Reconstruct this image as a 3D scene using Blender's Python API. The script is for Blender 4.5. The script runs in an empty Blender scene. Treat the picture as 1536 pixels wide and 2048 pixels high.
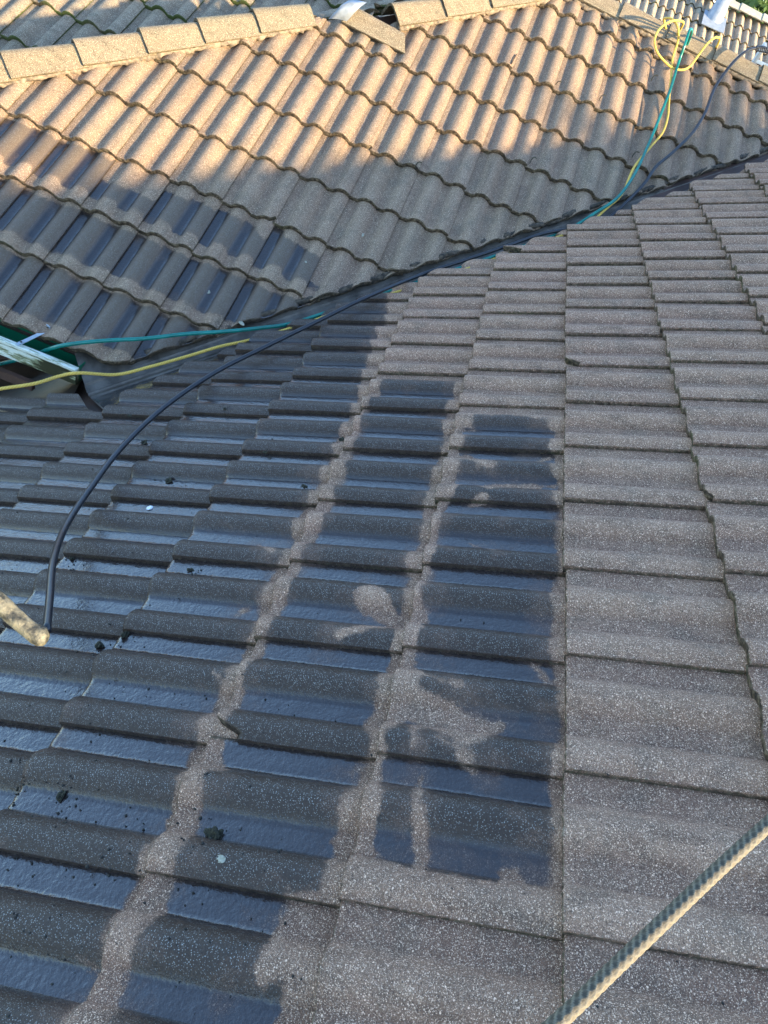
import bpy, bmesh, math, random
import numpy as np
from mathutils import Matrix, Vector

random.seed(7)
RNG = np.random.RandomState(11)
SC = bpy.context.scene
COL = SC.collection
rad = math.radians

# ------------------------------------------------------------------ camera
CAM = np.array([-0.5812, -0.5430, 1.1150])
RV = np.array([0.8665, -0.2170, 0.3370])
FPX = 1421.5
_a = np.linalg.norm(RV); _k = RV / _a
_K = np.array([[0, -_k[2], _k[1]], [_k[2], 0, -_k[0]], [-_k[1], _k[0], 0]])
R = np.eye(3) + math.sin(_a) * _K + (1 - math.cos(_a)) * _K @ _K
cd = bpy.data.cameras.new('camera')
cam = bpy.data.objects.new('camera', cd)
COL.objects.link(cam)
m4 = np.eye(4); m4[:3, :3] = R; m4[:3, 3] = CAM
cam.matrix_world = Matrix(m4.tolist())
cd.sensor_fit = 'HORIZONTAL'; cd.sensor_width = 36
cd.lens = 36 * FPX / 1536
cd.clip_start = 0.02; cd.clip_end = 3000
SC.camera = cam

# ------------------------------------------------------------------ sky + sun
SUN_EL, SUN_AZ = rad(17.0), rad(-25.0)       # azimuth measured from +X towards +Y
sdir = Vector((math.cos(SUN_EL) * math.cos(SUN_AZ), math.cos(SUN_EL) * math.sin(SUN_AZ), math.sin(SUN_EL)))
w = bpy.data.worlds.new('World'); SC.world = w; w.use_nodes = True
nt = w.node_tree; nt.nodes.clear()
sky = nt.nodes.new('ShaderNodeTexSky'); sky.sky_type = 'NISHITA'; sky.sun_disc = False
sky.sun_elevation = SUN_EL; sky.sun_rotation = math.pi / 2 - SUN_AZ
sky.air_density = 1.0; sky.dust_density = .3; sky.ozone_density = 2.6
bg = nt.nodes.new('ShaderNodeBackground'); bg.inputs[1].default_value = 0.15
wo = nt.nodes.new('ShaderNodeOutputWorld')
nt.links.new(sky.outputs[0], bg.inputs[0]); nt.links.new(bg.outputs[0], wo.inputs[0])
sl = bpy.data.lights.new('sun', 'SUN'); sl.energy = 3.4; sl.angle = rad(1.6); sl.color = (1.0, 0.78, 0.46)
so = bpy.data.objects.new('sun', sl); COL.objects.link(so)
so.rotation_euler = sdir.to_track_quat('Z', 'Y').to_euler()
SC.view_settings.view_transform = 'Standard'
SC.view_settings.look = 'None'
SC.view_settings.gamma = 1
SC.view_settings.exposure = 2.35

# ------------------------------------------------------------------ roof geometry constants
W = 0.30
TH = 0.478                                   # roof pitch
GN, GF = 0.381, 0.3837
CT, ST = math.cos(TH), math.sin(TH)
YAW = 0.022
FO = np.array([-2.3985, 2.2038, -0.9085])
VP0 = np.array([-1.7685, 2.2118, -0.9102]); VD = np.array([.6611, .6687, .3403]); VD = VD / np.linalg.norm(VD)
VH = VD[:2] / np.linalg.norm(VD[:2])         # valley direction in plan


class Slope:
    """origin, s axis (to the right looking up the slope), u axis (up the slope), n normal"""
    def __init__(s, o, se, ue):
        s.o = np.array(o, float); s.se = np.array(se, float); s.ue = np.array(ue, float)
        s.n = np.cross(s.se, s.ue)

    def P(s, S, U, H):
        S, U, H = [np.asarray(q, float)[..., None] for q in (S, U, H)]
        return s.o + S * s.se + U * s.ue + H * s.n


cy, sy = math.cos(YAW), math.sin(YAW)
SN = Slope([0, 0, 0], [0, -1, 0], [CT, 0, ST])
SF = Slope(FO, [cy, sy, 0], [-sy * CT, cy * CT, ST])
SG = Slope([-3.442, 4.268, -0.354], [1, 0, 0], [0, CT, ST])
SW = Slope([-3.0, 3.55, -0.196], [0, -1, 0], [CT, 0, ST])


def ray(x, y):
    return R @ np.array([(x - 768) / FPX, -(y - 1024) / FPX, -1.0])


def hit(sl, x, y, h=0.0):
    """the point of a roof plane (raised by h) seen at photo coordinate x, y"""
    d = ray(x, y)
    t = (sl.n @ (sl.o + sl.n * h - CAM)) / (sl.n @ d)
    return CAM + t * d


def su(sl, P):
    q = np.asarray(P) - sl.o
    return q @ sl.se, q @ sl.ue


# ------------------------------------------------------------------ numpy noise
_perm = RNG.rand(256, 256)


def vnoise(x, y):
    x = np.asarray(x, float); y = np.asarray(y, float)
    xi = np.floor(x).astype(int); yi = np.floor(y).astype(int)
    fx = x - xi; fy = y - yi
    fx = fx * fx * (3 - 2 * fx); fy = fy * fy * (3 - 2 * fy)
    g = lambda a, b: _perm[a % 256, b % 256]
    return ((g(xi, yi) * (1 - fx) + g(xi + 1, yi) * fx) * (1 - fy) +
            (g(xi, yi + 1) * (1 - fx) + g(xi + 1, yi + 1) * fx) * fy) * 2 - 1


def fnoise(x, y, o=3):
    r = 0; a = 1
    for i in range(o):
        r = r + a * vnoise(x * 2 ** i + 17 * i, y * 2 ** i + 31 * i); a *= .5
    return r / 1.75


# ------------------------------------------------------------------ node helpers
class NT:
    def __init__(s, name):
        s.m = bpy.data.materials.new(name); s.m.use_nodes = True
        s.t = s.m.node_tree; s.t.nodes.clear()
        s.out = s.n('ShaderNodeOutputMaterial')

    def n(s, typ, **kw):
        nd = s.t.nodes.new(typ)
        for k, v in kw.items():
            if hasattr(nd, k): setattr(nd, k, v)
            else: nd.inputs[k.replace('_', ' ')].default_value = v
        return nd

    def l(s, a, b): s.t.links.new(a, b)

    def co(s, scale=(1, 1, 1)):
        tc = s.n('ShaderNodeTexCoord'); mp = s.n('ShaderNodeMapping')
        mp.inputs['Scale'].default_value = scale
        s.l(tc.outputs['Object'], mp.inputs[0]); return mp.outputs[0]

    def noise(s, co, scale, detail=3, rough=.5):
        nd = s.n('ShaderNodeTexNoise'); nd.inputs['Scale'].default_value = scale
        nd.inputs['Detail'].default_value = detail; nd.inputs['Roughness'].default_value = rough
        s.l(co, nd.inputs['Vector']); return nd

    def vor(s, co, scale):
        nd = s.n('ShaderNodeTexVoronoi'); nd.inputs['Scale'].default_value = scale
        s.l(co, nd.inputs['Vector']); return nd

    def ramp(s, fac, stops, interp='LINEAR'):
        nd = s.n('ShaderNodeValToRGB'); nd.color_ramp.interpolation = interp
        e = nd.color_ramp.elements
        while len(e) > 1: e.remove(e[-1])
        e[0].position = stops[0][0]; e[0].color = col4(stops[0][1])
        for p, c in stops[1:]:
            q = e.new(p); q.color = col4(c)
        s.l(fac, nd.inputs[0]); return nd.outputs[0]

    def mix(s, f, a, b, mode='MIX'):
        nd = s.n('ShaderNodeMix'); nd.data_type = 'RGBA'; nd.blend_type = mode
        for v, i in ((f, 0), (a, 6), (b, 7)):
            if isinstance(v, (int, float)): nd.inputs[i].default_value = v
            elif isinstance(v, tuple): nd.inputs[i].default_value = col4(v)
            else: s.l(v, nd.inputs[i])
        return nd.outputs[2]

    def math(s, op, a, b=None, clamp=False):
        nd = s.n('ShaderNodeMath'); nd.operation = op; nd.use_clamp = clamp
        for v, i in ((a, 0), (b, 1)):
            if v is None: continue
            if isinstance(v, (int, float)): nd.inputs[i].default_value = v
            else: s.l(v, nd.inputs[i])
        return nd.outputs[0]

    def attr(s, name):
        nd = s.n('ShaderNodeAttribute'); nd.attribute_name = name; return nd.outputs['Fac']

    def bump(s, h, dist, strength=1.0, normal=None):
        nd = s.n('ShaderNodeBump'); nd.inputs['Distance'].default_value = dist
        nd.inputs['Strength'].default_value = strength
        s.l(h, nd.inputs['Height'])
        if normal: s.l(normal, nd.inputs['Normal'])
        return nd.outputs[0]

    def bsdf(s, col, rough=.8, metal=0, normal=None, spec=None):
        nd = s.n('ShaderNodeBsdfPrincipled')
        for v, i in ((col, 'Base Color'), (rough, 'Roughness'), (metal, 'Metallic')):
            if isinstance(v, (int, float)): nd.inputs[i].default_value = v
            elif isinstance(v, tuple): nd.inputs[i].default_value = col4(v)
            else: s.l(v, nd.inputs[i])
        if normal: s.l(normal, nd.inputs['Normal'])
        if spec is not None: nd.inputs['Specular IOR Level'].default_value = spec
        return nd

    def done(s, sh): s.l(sh, s.out.inputs[0]); return s.m


def col4(c):
    if isinstance(c, (int, float)): c = (c, c, c)
    return (c[0], c[1], c[2], 1.0)


# ------------------------------------------------------------------ materials
def tile_material(name, tint=(1, 1, 1), light=1.0, moss=.3, rollwet=.34, grain=(1.6, 24, 24)):
    T = NT(name)
    co = T.co()
    big = T.noise(co, 3.0, 5, .6).outputs[0]
    mid = T.noise(co, 14.0, 4, .6).outputs[0]
    fine = T.noise(co, 120.0, 3, .6).outputs[0]
    rnd = T.attr('rnd'); prof = T.attr('prof'); butt = T.attr('butt')
    c = lambda r, g, b: (r * tint[0] * light, g * tint[1] * light, b * tint[2] * light)
    base = T.ramp(T.math('ADD', T.math('MULTIPLY', mid, .6), T.math('MULTIPLY', rnd, .42)),
                  [(.25, c(.135, .100, .080)), (.45, c(.190, .148, .118)), (.62, c(.222, .182, .145)), (.8, c(.245, .212, .172))])
    base = T.mix(T.ramp(rnd, [(.62, 0), (.9, .55)]), base, c(.172, .118, .106))
    base = T.mix(T.ramp(rnd, [(.1, .5), (.3, 0)]), base, c(.20, .185, .15))
    # reddish-purple bare pans, paler weathered rolls
    base = T.mix(T.math('MULTIPLY', T.ramp(big, [(.42, 0), (.62, 1)]), .55), base, c(.165, .118, .098))
    base = T.mix(T.math('MULTIPLY', T.ramp(prof, [(.35, 0), (1, 1)]), .30), base, c(.30, .262, .212))
    # dark algae in soft patches
    st = T.ramp(T.noise(T.co((1, 1, 1)), 1.7, 6, .62).outputs[0], [(.45, 0), (.66, 1)])
    base = T.mix(T.math('MULTIPLY', st, .45), base, c(.150, .108, .072))
    # grime drawn out along the fall of the roof, and silt lying in the channels
    sk = T.ramp(T.noise(T.co(grain), 1.0, 6, .62).outputs[0], [(.50, 0), (.68, 1)])
    base = T.mix(T.math('MULTIPLY', sk, .75), base, c(.098, .076, .060))
    silt = T.math('MULTIPLY', T.ramp(prof, [(.0, 1), (.35, 0)]), T.ramp(T.noise(co, 6.0, 5, .65).outputs[0], [(.35, 0), (.6, .7)]))
    base = T.mix(silt, base, c(.112, .080, .066))
    pl = T.ramp(T.noise(co, 30.0, 5, .7).outputs[0], [(.58, 0), (.75, 1)])
    base = T.mix(T.math('MULTIPLY', pl, .35), base, c(.33, .30, .24))
    alg = T.ramp(T.math('ADD', T.noise(co, 9.0, 5, .65).outputs[0], T.math('MULTIPLY', fine, .12)), [(.56, 0), (.72, 1)])
    base = T.mix(T.math('MULTIPLY', alg, .5), base, c(.085, .082, .072))
    # aggregate: pale quartz, dark grit
    for sc, lo, k in ((720, .62, .62), (470, .76, .72), (270, .92, .75)):
        v = T.vor(co, sc)
        sep = T.n('ShaderNodeSeparateColor'); T.l(v.outputs['Color'], sep.inputs[0])
        dot = T.ramp(v.outputs['Distance'], [(.30, 1), (.55, 0)])
        q = T.math('MULTIPLY', T.ramp(sep.outputs[0], [(lo, 0), (lo + .06, 1)]), dot)
        base = T.mix(T.math('MULTIPLY', q, k), base, c(.74, .69, .60))
        d = T.math('MULTIPLY', T.ramp(sep.outputs[1], [(lo, 0), (lo + .06, 1)]), dot)
        base = T.mix(T.math('MULTIPLY', d, .7), base, c(.045, .04, .04))
    spk = T.noise(co, 420.0, 2, .7).outputs[0]
    base = T.mix(1.0, base, T.ramp(spk, [(.3, (.68, .68, .68)), (.5, (1, 1, 1)), (.7, (1.38, 1.36, 1.32))]), 'MULTIPLY')
    # broken, mossy edges
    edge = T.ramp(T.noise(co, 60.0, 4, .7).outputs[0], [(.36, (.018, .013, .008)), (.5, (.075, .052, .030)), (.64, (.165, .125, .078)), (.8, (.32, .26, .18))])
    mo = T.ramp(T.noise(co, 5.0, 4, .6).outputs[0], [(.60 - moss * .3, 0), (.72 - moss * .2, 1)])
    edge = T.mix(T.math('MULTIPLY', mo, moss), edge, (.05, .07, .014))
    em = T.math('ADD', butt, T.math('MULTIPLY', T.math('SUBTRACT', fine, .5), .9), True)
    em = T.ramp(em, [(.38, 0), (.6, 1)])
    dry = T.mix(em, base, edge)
    h = T.math('ADD', T.math('MULTIPLY', spk, .5), T.math('MULTIPLY', T.vor(co, 260).outputs['Distance'], .6))
    h2 = T.math('ADD', h, T.math('MULTIPLY', T.noise(co, 60., 4, .6).outputs[0], T.math('MULTIPLY', T.math('ADD', butt, .25), 4.0)))
    nrm = T.bump(h2, .0022, .9)
    s1 = T.bsdf(dry, .86, 0, nrm, .35)
    # wet film
    wa = T.attr('wet')
    wm = T.math('ADD', wa, T.math('MULTIPLY', T.math('SUBTRACT', T.noise(co, 38., 6, .72).outputs[0], .5), .045))
    soft = T.noise(co, 5.0, 3, .6).outputs[0]
    gain = T.ramp(soft, [(.34, 35.0), (.5, 150.0)])
    wm = T.math('ADD', T.math('MULTIPLY', wm, gain), .5, True)
    wm = T.math('MULTIPLY', wm, T.ramp(T.math('ADD', T.noise(co, 7., 6, .7).outputs[0], T.math('MULTIPLY', T.math('MINIMUM', wa, .1), 2.2)), [(.42, .62), (.6, 1)]))
    damp = T.math('ADD', T.math('MULTIPLY', T.math('ADD', wa, T.math('MULTIPLY', T.math('SUBTRACT', T.noise(co, 16., 5, .65).outputs[0], .45), .07)), 42.0), .35, True)
    dmp = T.mix(T.math('MULTIPLY', damp, .8), dry, T.mix(1.0, dry, (.50, .48, .50), 'MULTIPLY'))
    T.l(dmp, s1.inputs['Base Color'])
    wm = T.math('MULTIPLY', wm, T.math('SUBTRACT', 1.0, T.math('MULTIPLY', em, .6)))
    wetc = T.mix(1.0, T.mix(T.math('MULTIPLY', prof, .8), T.mix(.6, base, c(.16, .13, .12)), c(.21, .19, .165)), T.ramp(prof, [(.05, (.10, .105, .125)), (.5, (rollwet, rollwet * .99, rollwet * .94))]), 'MULTIPLY')
    v = T.vor(co, 430); sep = T.n('ShaderNodeSeparateColor'); T.l(v.outputs['Color'], sep.inputs[0])
    q = T.math('MULTIPLY', T.ramp(sep.outputs[2], [(.62, 0), (.9, 1)]), T.ramp(v.outputs['Distance'], [(.3, 1), (.5, 0)]))
    wetc = T.mix(T.math('MULTIPLY', T.math('MULTIPLY', q, prof), .8), wetc, (.40, .39, .35))
    film = T.noise(T.co((1, 1, 1)), 95., 3, .55).outputs[0]
    thick = T.ramp(prof, [(.02, 1), (.5, .12)])
    cn = T.bump(T.math('ADD', film, T.math('MULTIPLY', spk, T.math('SUBTRACT', .55, T.math('MULTIPLY', thick, .45)))), 0.0028, .55)
    s2 = T.bsdf(wetc, .62, 0, nrm, .15)
    T.l(T.math('ADD', T.math('MULTIPLY', thick, .82), .18), s2.inputs['Coat Weight'])
    s2.inputs['Coat IOR'].default_value = 1.65
    T.l(T.math('SUBTRACT', .34, T.math('MULTIPLY', thick, .26)), s2.inputs['Coat Roughness'])
    T.l(cn, s2.inputs['Coat Normal'])
    mx = T.n('ShaderNodeMixShader')
    T.l(wm, mx.inputs[0]); T.l(s1.outputs[0], mx.inputs[1]); T.l(s2.outputs[0], mx.inputs[2])
    return T.done(mx.outputs[0])


def simple(name, c1, c2, scale, rough=.7, metal=0, bump=.0, bscale=None, stops=(.35, .65), detail=4):
    T = NT(name); co = T.co()
    n = T.noise(co, scale, detail, .6).outputs[0]
    b = T.ramp(n, [(stops[0], c1), (stops[1], c2)])
    nr = None
    if bump:
        nr = T.bump(T.noise(co, bscale or scale * 3, 4, .6).outputs[0], bump, 1.0)
    return T.done(T.bsdf(b, rough, metal, nr).outputs[0])


M_N = tile_material('weathered_concrete_tile', (1.40, 1.03, .82), .98, rollwet=.165)
M_F = tile_material('brown_concrete_tile', (1.20, 1.0, .80), .90, .15, .50, (24, 1.6, 1.6))
M_G = tile_material('mossy_concrete_tile', (1.06, 1.0, .84), .95, .95)
M_NB = tile_material('pale_concrete_tile', (1.10, 1.02, .86), 1.35, .5)
M_CAP = tile_material('cap_concrete', (1.06, 1.0, .76), .95, .3)
M_CAPNB = simple('pale_cap', (.26, .25, .2), (.4, .38, .3), 20, .9)
M_MORTAR = simple('bedding_mortar', (.10, .08, .06), (.30, .23, .16), 40, .95, 0, .004, 60)
M_FLASH = simple('valley_metal', (.06, .050, .040), (.16, .14, .115), 9, .45, .4, .0008, 90)
M_DARKWOOD = simple('dark_brown_board', (.035, .018, .012), (.09, .045, .03), 6, .6, 0, .001, 40)
M_GREEN = simple('green_painted_metal', (.0, .075, .035), (.003, .115, .055), 4, .35, 0, .0005, 10)
M_HOSEB = simple('black_rubber', (.012, .013, .016), (.022, .024, .028), 40, .28, 0, .0003, 200)
M_HOSEBG = simple('dark_grey_rubber', (.03, .035, .045), (.05, .06, .075), 40, .4, 0, .0003, 200)
M_HOSEG = simple('green_plastic_hose', (.0, .12, .095), (.004, .18, .145), 12, .25, 0, .0002, 200)
M_MOSS = simple('dark_moss', (.010, .010, .006), (.055, .052, .028), 160, .95, 0, .004, 150)
M_DIRT = simple('black_grit', (.008, .008, .007), (.03, .028, .02), 60, .8, 0, .002, 150)
M_LICH = simple('white_lichen', (.24, .24, .17), (.38, .37, .29), 120, .9, 0, .001, 200)
M_ALU = simple('grey_metal', (.28, .33, .38), (.42, .48, .52), 12, .4, .3)
M_PATCH = simple('pale_grey_flashing', (.20, .235, .28), (.30, .34, .40), 14, .5, .2, .002, 20)
M_PALEGREEN = simple('pale_green_sheet', (.36, .48, .42), (.50, .62, .54), 3, .45)
M_WALL = simple('rendered_wall', (.30, .28, .24), (.42, .4, .35), 3, .9)
M_BARK = simple('tree_bark', (.06, .045, .03), (.14, .10, .07), 12, .95, 0, .01, 20)
M_GROUND = simple('garden_ground', (.04, .06, .02), (.12, .11, .07), 1.2, .95)


def leafmat(name, a, b):
    T = NT(name)
    rn = T.attr('rnd')
    c = T.ramp(rn, [(0, a), (1, b)])
    s = T.bsdf(c, .6)
    tr = T.n('ShaderNodeBsdfTranslucent'); T.l(c, tr.inputs[0])
    mx = T.n('ShaderNodeMixShader'); mx.inputs[0].default_value = .3
    T.l(s.outputs[0], mx.inputs[1]); T.l(tr.outputs[0], mx.inputs[2])
    return T.done(mx.outputs[0])


M_LEAF = leafmat('green_leaf', (.03, .07, .012), (.13, .2, .04))


def gutter_mat():
    T = NT('mouldy_white_paint'); co = T.co()
    n = T.noise(T.co((1.2, 6, 6)), 9.0, 6, .7).outputs[0]
    x = T.attr('dirt')
    f = T.ramp(T.math('ADD', n, T.math('MULTIPLY', x, .35)), [(.55, (.62, .66, .56)), (.63, (.30, .32, .18)), (.72, (.035, .035, .015))])
    return T.done(T.bsdf(f, .45).outputs[0])


M_GUT = gutter_mat()


def rope_mat(name, c1, c2, c3=None, mode='twist'):
    T = NT(name)
    a = T.attr('strand')
    c = T.ramp(a, [(0, c1), (.45, c2), (1, c3 or c2)])
    co = T.co()
    n = T.noise(co, 600., 3, .7).outputs[0]
    c = T.mix(.35, c, T.ramp(n, [(.3, (.5, .5, .5)), (.7, (1.3, 1.3, 1.3))]), 'MULTIPLY')
    return T.done(T.bsdf(c, .8, 0, T.bump(n, .0006, .8)).outputs[0])


M_YEL = rope_mat('yellow_rope_fibre', (.24, .14, .02), (.60, .39, .06), (.68, .48, .12))
M_BRAID = rope_mat('braided_rope_fibre', (.050, .042, .028), (.115, .098, .066), (.17, .148, .105))
M_ROPEEND = simple('worn_cream_plastic', (.022, .022, .016), (.17, .155, .105), 60, .6, 0, .004, 80, (.38, .56))


def puddle_mat():
    T = NT('wet_valley_metal'); co = T.co()
    c = T.ramp(T.noise(co, 12, 5, .7).outputs[0], [(.40, (.012, .010, .008)), (.50, (.10, .06, .025)), (.60, (.20, .19, .17)), (.75, (.45, .46, .46))])
    b = T.bsdf(T.mix(.5, c, (.5, .52, .54)), .12, .85, T.bump(T.noise(co, 22, 3, .5).outputs[0], .006, .8))
    b.inputs['Coat Weight'].default_value = 1; b.inputs['Coat Roughness'].default_value = .03
    return T.done(b.outputs[0])


M_PUD = puddle_mat()


# ------------------------------------------------------------------ mesh helpers
def mesh_obj(name, V, Fc, mat, parent=None, attrs=None, smooth=True, origin=None):
    V = np.asarray(V, float)
    o3 = np.zeros(3) if origin is None else np.asarray(origin, float)
    me = bpy.data.meshes.new(name)
    if isinstance(Fc, np.ndarray) and Fc.ndim == 2:
        nf, k = Fc.shape
        me.vertices.add(len(V)); me.vertices.foreach_set('co', (V - o3).astype(np.float32).ravel())
        me.loops.add(nf * k); me.loops.foreach_set('vertex_index', Fc.astype(np.int32).ravel())
        me.polygons.add(nf); me.polygons.foreach_set('loop_start', np.arange(0, nf * k, k, dtype=np.int32))
        me.update(calc_edges=True); me.validate()
    else:
        me.from_pydata([tuple(v) for v in (V - o3)], [], [tuple(f) for f in Fc]); me.update()
    if smooth:
        me.polygons.foreach_set('use_smooth', np.ones(len(me.polygons), bool))
    for k, v in (attrs or {}).items():
        at = me.attributes.new(k, 'FLOAT', 'POINT'); at.data.foreach_set('value', np.asarray(v, np.float32))
    me.materials.append(mat)
    ob = bpy.data.objects.new(name, me); COL.objects.link(ob)
    ob.location = o3
    if parent is not None:
        ob.parent = parent
        ob.location = Vector(o3) - parent.location
    return ob


def empty(name, loc, label, cat, group=None):
    e = bpy.data.objects.new(name, None); COL.objects.link(e); e.location = Vector([float(q) for q in loc])
    e.empty_display_size = .1
    tag(e, label, cat, group); return e


def tag(o, label=None, cat=None, group=None, kind=None):
    if label: o['label'] = label
    if cat: o['category'] = cat
    if group: o['group'] = group
    if kind: o['kind'] = kind
    return o


class MB:
    def __init__(s): s.V = []; s.F = []; s.n = 0

    def add(s, V, F):
        V = [tuple(map(float, v)) for v in V]
        s.V += V; s.F += [tuple(i + s.n for i in f) for f in F]; s.n += len(V)

    def box(s, c, ax, half):
        """c centre, ax three axes, half sizes"""
        c = np.array(c, float); ax = [np.array(a, float) for a in ax]
        P = []
        for i in (-1, 1):
            for j in (-1, 1):
                for k in (-1, 1):
                    P.append(c + ax[0] * half[0] * i + ax[1] * half[1] * j + ax[2] * half[2] * k)
        s.add(P, [(0, 1, 3, 2), (4, 6, 7, 5), (0, 4, 5, 1), (2, 3, 7, 6), (0, 2, 6, 4), (1, 5, 7, 3)])

    def sweep(s, sec, A, B, closed=True):
        n = len(sec[0]) if False else len(sec)
        P = [A + q for q in sec] + [B + q for q in sec]
        F = [(i, (i + 1) % n, n + (i + 1) % n, n + i) for i in range(n if closed else n - 1)]
        if closed: F += [tuple(range(n))[::-1], tuple(range(n, 2 * n))]
        s.add(P, F)

    def build(s, name, mat, parent=None, smooth=False, attrs=None, bevel=0, origin=None):
        o = mesh_obj(name, s.V, s.F, mat, parent, attrs, smooth, origin)
        if bevel:
            b = o.modifiers.new('bevel', 'BEVEL'); b.width = bevel; b.segments = 2
            b.limit_method = 'ANGLE'
        return o


# ------------------------------------------------------------------ roof tiles
def bumpf(x):
    """flat-topped roll, 0..1 -> 0..1..0"""
    x = np.clip(x, 0, 1)
    return np.sin(np.pi * x) ** .72


def profile(f, wide=False):
    if wide:
        r1 = np.where((f > .215) & (f < .545), bumpf((f - .215) / .33), 0)
        r2 = np.where(f > .715, bumpf((f - .715) / .325), 0)
    else:
        r1 = np.where((f > .17) & (f < .54), bumpf((f - .17) / .37), 0)
        r2 = np.where(f > .68, bumpf((f - .68) / .345), 0)
    return r1 + .93 * r2


PH = .032; POFF = -.011; TB = .029


def tile_slope(name, sl, gauge, srange, urange, mat, parent, low=None, high=None, nf=30, nu=14, nearres=None,
               wetf=None, chips=None, ph=PH, wide=False, label=None, jit=1.0, seed=1):
    """tiles with their left side at s = i*W and front at u = m*gauge; each tile is built with its own small misfit"""
    rg = np.random.RandomState(seed)
    VV = []; FF = []; AW = []; AP = []; AB = []; AR = []
    base = 0
    for i in range(*srange):
        for m in range(*urange):
            nfi, nui = nf, nu
            if nearres is not None:
                nfi, nui = nearres(i, m)
            f = np.linspace(0, 1, nfi)
            ds, du, dz, tl, rt, rn = [(v - .5) * 2 for v in rg.rand(6)]
            ds *= .0015 * jit; du = du * .005 * jit + tl * rn * .004 * (f - .5); dz *= .0013 * jit; tl *= .0016 * jit; rt *= .0025 * jit
            s0 = i * W
            scol = s0 + f * W
            fr = np.full(nfi, m * gauge)
            if chips and (i, m) in chips:
                for (f0, f1, depth) in chips[(i, m)]:
                    msk = (f > f0 - 1e-6) & (f < f1 + 1e-6)
                    if f1 >= 1: q = (f - f0) / (f1 - f0)
                    else: q = 1 - (f - f0) / (f1 - f0)
                    fr = np.where(msk, fr + depth * np.clip(q * 1.6, 0, 1) + .004 * vnoise(f * 60, f * 0 + 3), fr)
            iscut = np.zeros(nfi, bool)
            if low is not None:
                lo = low(scol, m) if wide else low(scol)
                lo = lo + .010 * fnoise(scol * 22 + seed * 3, scol * 0 + m * 3.1, 3)
                iscut = lo > fr
                fr = np.maximum(fr, lo)
            bk = np.full(nfi, (m + 1) * gauge + (.062 if wide else .03))
            if high is not None:
                bk = np.minimum(bk, high(scol, m) if wide else high(scol))
            if np.all(fr > bk - .004): continue
            keep = fr < bk - .002
            fr = np.minimum(fr, bk)
            # rows: butt bottom, butt mid, rounded nose, then the top surface
            a = np.r_[0, .0015, .006, .014, .026, .045, .07, np.linspace(.1, gauge + .05, nui)]
            tfrac = (a - .0) / (a[-1])
            U = fr[None, :] + (bk - fr)[None, :] * tfrac[:, None]
            A = U - m * gauge
            S = np.repeat(scol[None, :], len(a), 0)
            pr = profile(f, wide)[None, :].repeat(len(a), 0)
            H = POFF + ph * pr - TB * A / gauge
            nose = np.clip(1 - (U - fr[None, :]) / .007, 0, 1)
            H = H - .0035 * nose ** 2
            H = H + .0009 * fnoise(S * 35 + i, U * 35 + m * 7, 2)
            # the left lip lies under the neighbour's last roll
            H = H + dz + tl * (f[None, :] - .5) * 2 + rt * (A / gauge - .5)
            # side drop at f = 1: lap
            rag = .0022 * fnoise(scol * 150 + i * 5, scol * 0 + m * 1.7 + seed, 3)
            U2 = U + (du + 0 * f)[None, :] + rag[None, :] * np.clip(1 - (U - fr[None, :]) / .02, 0, 1)
            S2 = S + ds
            rows = [np.stack([S2, U2, H], -1)]
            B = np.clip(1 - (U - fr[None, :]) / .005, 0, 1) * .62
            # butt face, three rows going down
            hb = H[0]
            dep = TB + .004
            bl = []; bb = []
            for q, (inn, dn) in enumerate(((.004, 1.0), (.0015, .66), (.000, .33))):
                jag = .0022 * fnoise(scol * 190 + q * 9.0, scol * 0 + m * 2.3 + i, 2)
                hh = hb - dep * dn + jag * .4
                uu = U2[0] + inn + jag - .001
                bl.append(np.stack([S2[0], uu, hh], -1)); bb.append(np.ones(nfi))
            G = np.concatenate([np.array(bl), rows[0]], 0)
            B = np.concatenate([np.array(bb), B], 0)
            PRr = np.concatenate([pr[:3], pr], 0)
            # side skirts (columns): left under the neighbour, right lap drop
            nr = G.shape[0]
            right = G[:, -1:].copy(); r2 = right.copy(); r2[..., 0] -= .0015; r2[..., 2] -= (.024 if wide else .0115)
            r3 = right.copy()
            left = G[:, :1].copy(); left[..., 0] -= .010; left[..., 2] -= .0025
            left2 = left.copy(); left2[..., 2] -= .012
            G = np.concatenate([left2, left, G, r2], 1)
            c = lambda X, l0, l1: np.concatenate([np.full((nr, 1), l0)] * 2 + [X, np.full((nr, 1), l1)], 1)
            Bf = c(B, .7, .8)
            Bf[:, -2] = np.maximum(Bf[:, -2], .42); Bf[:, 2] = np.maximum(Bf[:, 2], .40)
            Bf[:, 3] = np.maximum(Bf[:, 3], .12)
            Pf = c(PRr, 0, .2)
            nc = G.shape[1]
            if wetf is not None:
                wv = wetf(G[..., 0] / W, G[..., 1] / gauge, Pf, i, m, B=Bf)
            else:
                wv = np.full((nr, nc), -1.0)
            X = sl.P(G[..., 0], G[..., 1], G[..., 2]).reshape(-1, 3)
            idx = (np.arange(nr * nc).reshape(nr, nc)) + base
            kc = np.r_[keep[0], keep[0], keep, keep[-1]]
            fk = kc[:-1] | kc[1:]
            q = np.stack([idx[:-1, :-1], idx[:-1, 1:], idx[1:, 1:], idx[1:, :-1]], -1)[:, fk].reshape(-1, 4)
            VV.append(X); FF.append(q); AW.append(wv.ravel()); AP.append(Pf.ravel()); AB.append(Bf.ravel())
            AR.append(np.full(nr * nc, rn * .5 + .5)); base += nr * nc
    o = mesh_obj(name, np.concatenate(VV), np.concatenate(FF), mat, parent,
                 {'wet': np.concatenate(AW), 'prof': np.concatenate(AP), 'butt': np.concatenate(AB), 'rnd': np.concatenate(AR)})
    o.data.set_sharp_from_angle(angle=rad(48))
    if label: o['label'] = label
    return o


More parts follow.
